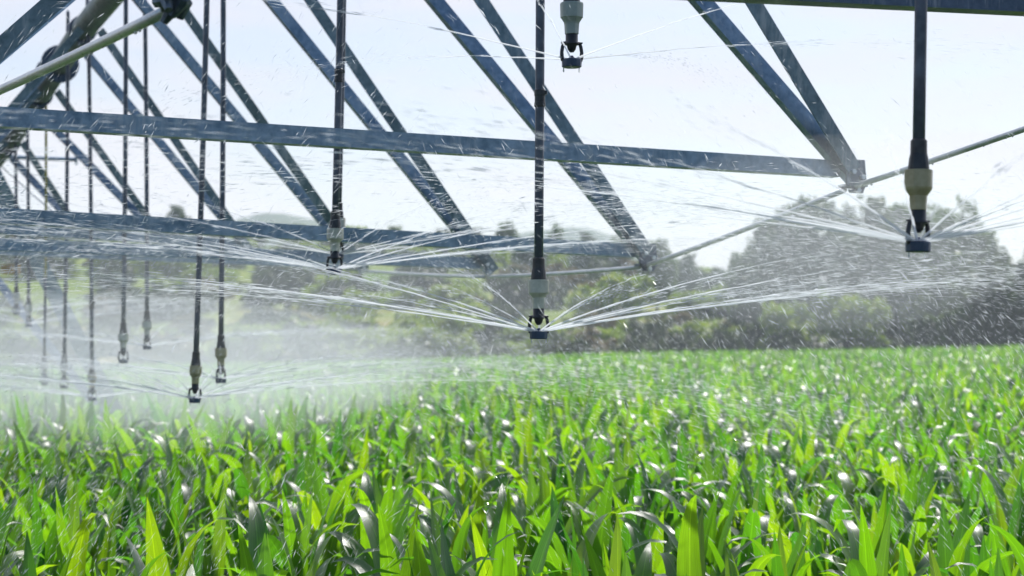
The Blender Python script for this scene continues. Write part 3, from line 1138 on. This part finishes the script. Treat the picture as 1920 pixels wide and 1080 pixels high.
def droplet_mesh(name, P, D, Ln, Rd, mat):
    """thin pointed drops: P centre, D unit direction, Ln half length, Rd radius"""
    n = len(P)
    a = np.where(np.abs(D[:, 2:3]) < .9, np.array([[0, 0, 1.0]]), np.array([[1.0, 0, 0]]))
    u = np.cross(D, a); u /= np.linalg.norm(u, axis=1, keepdims=True)
    w = np.cross(D, u)
    Ln = Ln[:, None]; Rd = Rd[:, None]
    V = np.stack([P - D * Ln, P + u * Rd, P + D * Ln, P - u * Rd, P - D * Ln, P + w * Rd, P + D * Ln, P - w * Rd], 1).reshape(-1, 3)
    Q = np.arange(8 * n).reshape(2 * n, 4)
    return np_mesh(name, V, Q, mat)


def flight(az, el, v, t, drag):
    """position and velocity after t of drops thrown at az, el with air drag (linear)"""
    vh = v * np.cos(el); vz = v * np.sin(el)
    e = np.exp(-drag * t)
    h = vh / drag * (1 - e)
    z = (vz + G_ / drag) / drag * (1 - e) - G_ / drag * t
    return np.stack([h * np.cos(az), h * np.sin(az), z], -1), np.stack([vh * e * np.cos(az), vh * e * np.sin(az), (vz + G_ / drag) * e - G_ / drag], -1)


# key: (jets, first bearing, elevation, speed, jet length, drops, label)
SPRAY = {
    "A": (22, .15, 11, 11.1, 0.98, 5200, "broad spray of blurred jets round the nearest sprinkler at right"),
    "P": (6, .30, 10, 10.4, 0.85, 1800, "pale spray against the sky from the sprinkler cut by the top edge"),
    "B": (21, .08, 10, 11.7, 1.61, 6500, "sharp fan of white water jets from the central cream capped sprinkler"),
    "C": (21, .22, 9, 11.7, 1.61, 6500, "long flat jets from the cream capped sprinkler left of the centre"),
    "D": (16, .05, 9, 11.7, 1.44, 4500, "jets fanning out behind the cap of the sprinkler left of the centre"),
    "E": (21, .12, 9, 11.7, 1.78, 6500, "bright low fan of jets skimming the corn at left"),
    "E2": (16, .2, 8, 11.1, 1.53, 5500, "jets of the sprinkler just right of the lowest one at left"),
    "F2": (16, .3, 7, 11.1, 1.53, 5500, "flat pinkish spray between the hoses at left"),
    "G": (19, .1, 8, 11.1, 1.70, 6000, "low misty jets on top of the corn beside the tower leg"),
    "I": (14, .0, 11, 11.1, 1.70, 6000, "star of thick bright jets at the far left in front of the tower"),
    "K": (14, .2, 9, 11.1, 1.61, 4500, "faint hazy spray nearest the left edge of the picture"),
}


def build_spray(key, nj, az0, el, v, jl, nd, label):
    nd = int(nd * 3.3)
    rs = np.random.default_rng(sum(map(ord, key)) + 40)
    o3 = plate_pos[key] + Vector((0, 0, .024))
    root = empty("water_spray", o3)
    tag(root, label, "water spray", "fans of water from the sprinklers")
    azs = az0 + 2 * math.pi * (np.arange(nj) + rs.uniform(-.16, .16, nj)) / nj
    if key in ("C", "D"):                      # none straight in front of the head
        azs = azs[np.abs((azs + math.pi / 2 + math.pi) % (2 * math.pi) - math.pi) > R(17)]
        nj = len(azs)
    els = np.radians(el + rs.normal(0, .9, nj))
    drag = .6
    for a, e in zip(azs, els):
        ln = jl * rs.uniform(.75, 1.1)
        T = ln / (v * .93)
        m = 26
        t = np.linspace(0, T, m)
        pp, _ = flight(np.full(m, a), np.full(m, e), v, t, drag)
        pp[:, :2] += .018 * np.array([math.cos(a), math.sin(a)])
        wob = np.cumsum(rs.normal(0, .0016, (m, 3)), axis=0) * np.linspace(0, 1, m)[:, None]
        pp += wob
        f = np.linspace(0, 1, m)
        rad = np.interp(f, [0, .12, .5, 1], [.0034, .0028, .0015, .0004]) * rs.uniform(.75, 1.25) * (1 + .55 * rs.normal(0, 1, m) * f).clip(.15, 2.0)
        mb = MB(); mb.star([tuple(p) for p in pp], list(rad))
        link("water_jet", mb.mesh("water_jet", M_JET), root)
    # drops: in tight threads carrying the jets on, then scattering into fine rain
    j = rs.integers(nj, size=nd)
    thread = rs.random(nd) < .32
    u = rs.random(nd)
    t = np.where(thread, .03 + .34 * u ** .8, .06 + 1.0 * u ** 1.1)
    sp = np.where(thread, .006 + .05 * np.clip(t - .08, 0, 1), np.clip((t - .04) * .42, .01, .26))
    az = azs[j] + rs.normal(0, 1, nd) * sp
    e = els[j] + rs.normal(0, 1, nd) * np.where(thread, .004 + .03 * np.clip(t - .08, 0, 1), .01 + .13 * np.clip(t - .08, 0, 1))
    vv = v * (1 - np.abs(rs.normal(0, 1, nd)) * np.where(thread, .06, np.clip(t, 0, .9) * .38))
    dr = drag + np.where(thread, .1, rs.uniform(0, 2.2, nd) * np.clip(t * 1.8, 0, 1))
    Pp, Vv = flight(az, e, np.clip(vv, 2.0, None), t, dr)
    W = Pp + np.array(o3)[None]
    keep = (W[:, 1] > (3.2 if key == "A" else 4.3)) & (W[:, 2] > .75)
    Pp, Vv = Pp[keep], Vv[keep]
    sp_ = np.linalg.norm(Vv, axis=1)
    Dn = Vv / sp_[:, None]
    n = len(Pp)
    size = rs.lognormal(0, .5, n)
    dm = droplet_mesh("droplets", Pp, Dn, np.clip(sp_ * .0026 * rs.uniform(.25, 1.4, n), .002, .034), .00052 * size, M_DROP)
    d = link("droplets", dm, root)
    tag(d, kind="stuff")


for k, a in SPRAY.items():
    build_spray(k, *a)


def falling_drops():
    """loose drops in the air over the field, thrown by sprinklers outside the frame too"""
    rs = np.random.default_rng(77)
    n = 62000
    Y = 4.6 + 14 * rs.random(n) ** 1.2
    X = rs.uniform(-.30, .30, n) * Y
    zlow = terrain(X, Y) + .8
    Z = CAMZ - .75 + (rs.random(n) ** 2.0) * 1.8
    # patchy, as gusts carry them
    den = (np.sin(X * 1.9 + Y * .7) + np.sin(Z * 3.1 + X * 1.1 + 1.2) + np.sin(Y * 1.7 - X * .9 + Z * 2)) / 3
    keep = (rs.random(n) < .45 + .55 * den) & (Z > zlow)
    X, Y, Z = X[keep], Y[keep], Z[keep]
    n = len(X)
    side = np.where(X / Y > -.05, 1.0, -1.0) * np.where(rs.random(n) < .94, 1, -1)
    V = np.stack([side * rs.uniform(1.0, 3.6, n), rs.normal(0, .8, n), -rs.uniform(2.2, 4.2, n)], -1)
    sp = np.linalg.norm(V, axis=1)
    me = droplet_mesh("falling_drops", np.stack([X, Y, Z], -1), V / sp[:, None], np.clip(sp * .0045 * rs.uniform(.25, 1.3, n), .002, .026), .00042 * rs.lognormal(0, .6, n), M_DROP)
    o = link("falling_drops", me)
    tag(o, "scattered water drops falling through the air over the corn", "water drops", kind="stuff")


falling_drops()

# ------------------------------------------------------------------ mist and haze
def ellipsoid(name, c, r, mat, label):
    mb = MB()
    prof = [(max(.02, math.sin(math.pi * k / 12)) if 0 < k < 12 else .02, math.cos(math.pi * k / 12)) for k in range(13)]
    mb.lathe(prof, 24)
    o = link(name, mb.mesh(name, mat, True))
    o.location = c; o.scale = r
    tag(o, label, "mist", kind="stuff")


for pxx, pyy, Yd, rad, den, lab in (
        (80, 690, 17.0, (3.8, 3.0, .72), .075, "white bank of mist over the corn round the far left tower leg"),
        (250, 705, 14.5, (2.3, 2.3, .50), .034, "bluish veil of mist low over the corn under the cluster of hoses"),
        (150, 752, 11.0, (2.0, 1.6, .30), .045, "thin mist just above the leaf tips at the near left"),
        (500, 690, 19.0, (3.2, 3.2, .50), .022, "thin mist over the corn below the sprinkler left of the centre"),
        (420, 585, 10.5, (2.2, 2.0, .50), .035, "thin spray cloud hanging right of the slanting hose"),
        (1560, 440, 5.6, (.62, .9, .30), .10, "puff of white spray round the jets left of the nearest sprinkler"),
        (1500, 560, 8.0, (1.2, 1.5, .6), .018, "drifting spray in front of the big trees")):
    ellipsoid("mist", px(pxx, pyy, Yd), rad, volume_mat("spray_mist", den * 1.15, (.90, .955, 1.0), .35), lab)
mb = MB()
mb.box((0, 366, 27), 1310, 770, 58)
hz = link("haze", mb.mesh("haze", volume_mat("haze_air", .0006, (.74, .86, 1.0), .35)))
tag(hz, "pale haze of spray and summer air over the whole field", "haze", kind="stuff")

# ------------------------------------------------------------------ light and sky
SUN_EL, SUN_AZ = R(52), R(24)       # azimuth clockwise from straight ahead
sd = bpy.data.lights.new("sun", "SUN")
sd.energy = 4.5
sd.angle = R(.5)
sd.color = (1.0, .965, .91)
so = bpy.data.objects.new("sun", sd)
col.objects.link(so)
sun_dir = Vector((math.sin(SUN_AZ) * math.cos(SUN_EL), math.cos(SUN_AZ) * math.cos(SUN_EL), math.sin(SUN_EL)))
so.rotation_euler = sun_dir.to_track_quat("Z", "Y").to_euler()
so.location = (10, 20, 30)

w = bpy.data.worlds.new("World")
scene.world = w
w.use_nodes = True
nt = w.node_tree
nt.nodes.clear()
wo = nt.nodes.new("ShaderNodeOutputWorld")
bg = nt.nodes.new("ShaderNodeBackground")
bg.inputs["Strength"].default_value = 0.10
sky = nt.nodes.new("ShaderNodeTexSky")
sky.sky_type = "NISHITA"
sky.sun_disc = False
sky.sun_elevation = SUN_EL
sky.sun_rotation = SUN_AZ
sky.air_density = 1.0; sky.dust_density = 1.5; sky.ozone_density = 3.0
tc = nt.nodes.new("ShaderNodeTexCoord")
mp = nt.nodes.new("ShaderNodeMapping"); mp.inputs["Scale"].default_value = (1.0, 1.0, 4.5)
mp.inputs["Rotation"].default_value = (0, R(8), 0)
L(nt, tc.outputs["Generated"], mp.inputs[0])
f = noise(nt, mp.outputs[0], 5.5, 6, 0.55)
sepw = nt.nodes.new("ShaderNodeSeparateXYZ"); L(nt, tc.outputs["Generated"], sepw.inputs[0])
# clouds cover the half of the sky in front, towards the sun; behind the camera it is clear
front = N(nt, "ShaderNodeMapRange"); front.inputs["From Min"].default_value = -.35; front.inputs["From Max"].default_value = .45
L(nt, sepw.outputs[1], front.inputs[0])
cl = N(nt, "ShaderNodeMapRange"); cl.inputs["From Min"].default_value = .40; cl.inputs["From Max"].default_value = .60
cl.inputs["To Min"].default_value = .50; cl.inputs["To Max"].default_value = 1.0
L(nt, f, cl.inputs[0])
mu = N(nt, "ShaderNodeMath", operation="MULTIPLY"); L(nt, front.outputs[0], mu.inputs[0]); L(nt, cl.outputs[0], mu.inputs[1])
mixw = N(nt, "ShaderNodeMix", data_type="RGBA")
L(nt, mu.outputs[0], mixw.inputs[0]); L(nt, sky.outputs[0], mixw.inputs[6])
# the cloud sheet is brightest low down, lavender grey higher up
ce = N(nt, "ShaderNodeMapRange"); ce.inputs["From Min"].default_value = .02; ce.inputs["From Max"].default_value = .15
L(nt, sepw.outputs[2], ce.inputs[0])
cr = ramp(nt, ce.outputs[0], [(0, (.73, .715, .735)), (1, (.60, .595, .66))])
sc_ = N(nt, "ShaderNodeMix", data_type="RGBA", blend_type="MULTIPLY"); sc_.inputs[0].default_value = 1
sc_.inputs[7].default_value = (10, 10, 10, 1)
L(nt, cr.outputs[0], sc_.inputs[6]); L(nt, sc_.outputs[2], mixw.inputs[7])
L(nt, mixw.outputs[2], bg.inputs[0]); L(nt, bg.outputs[0], wo.inputs[0])

# ------------------------------------------------------------------ render settings
scene.view_settings.view_transform = "Standard"
scene.view_settings.look = "None"
scene.view_settings.exposure = 0.5
scene.view_settings.gamma = 1.0
scene.render.engine = "CYCLES"
cy = scene.cycles
cy.use_denoising = True
cy.max_bounces = 8
cy.diffuse_bounces = 3
cy.glossy_bounces = 3
cy.transmission_bounces = 4
cy.transparent_max_bounces = 24
cy.volume_bounces = 4
cy.sample_clamp_indirect = 6.0
cy.caustics_reflective = False
cy.caustics_refractive = False
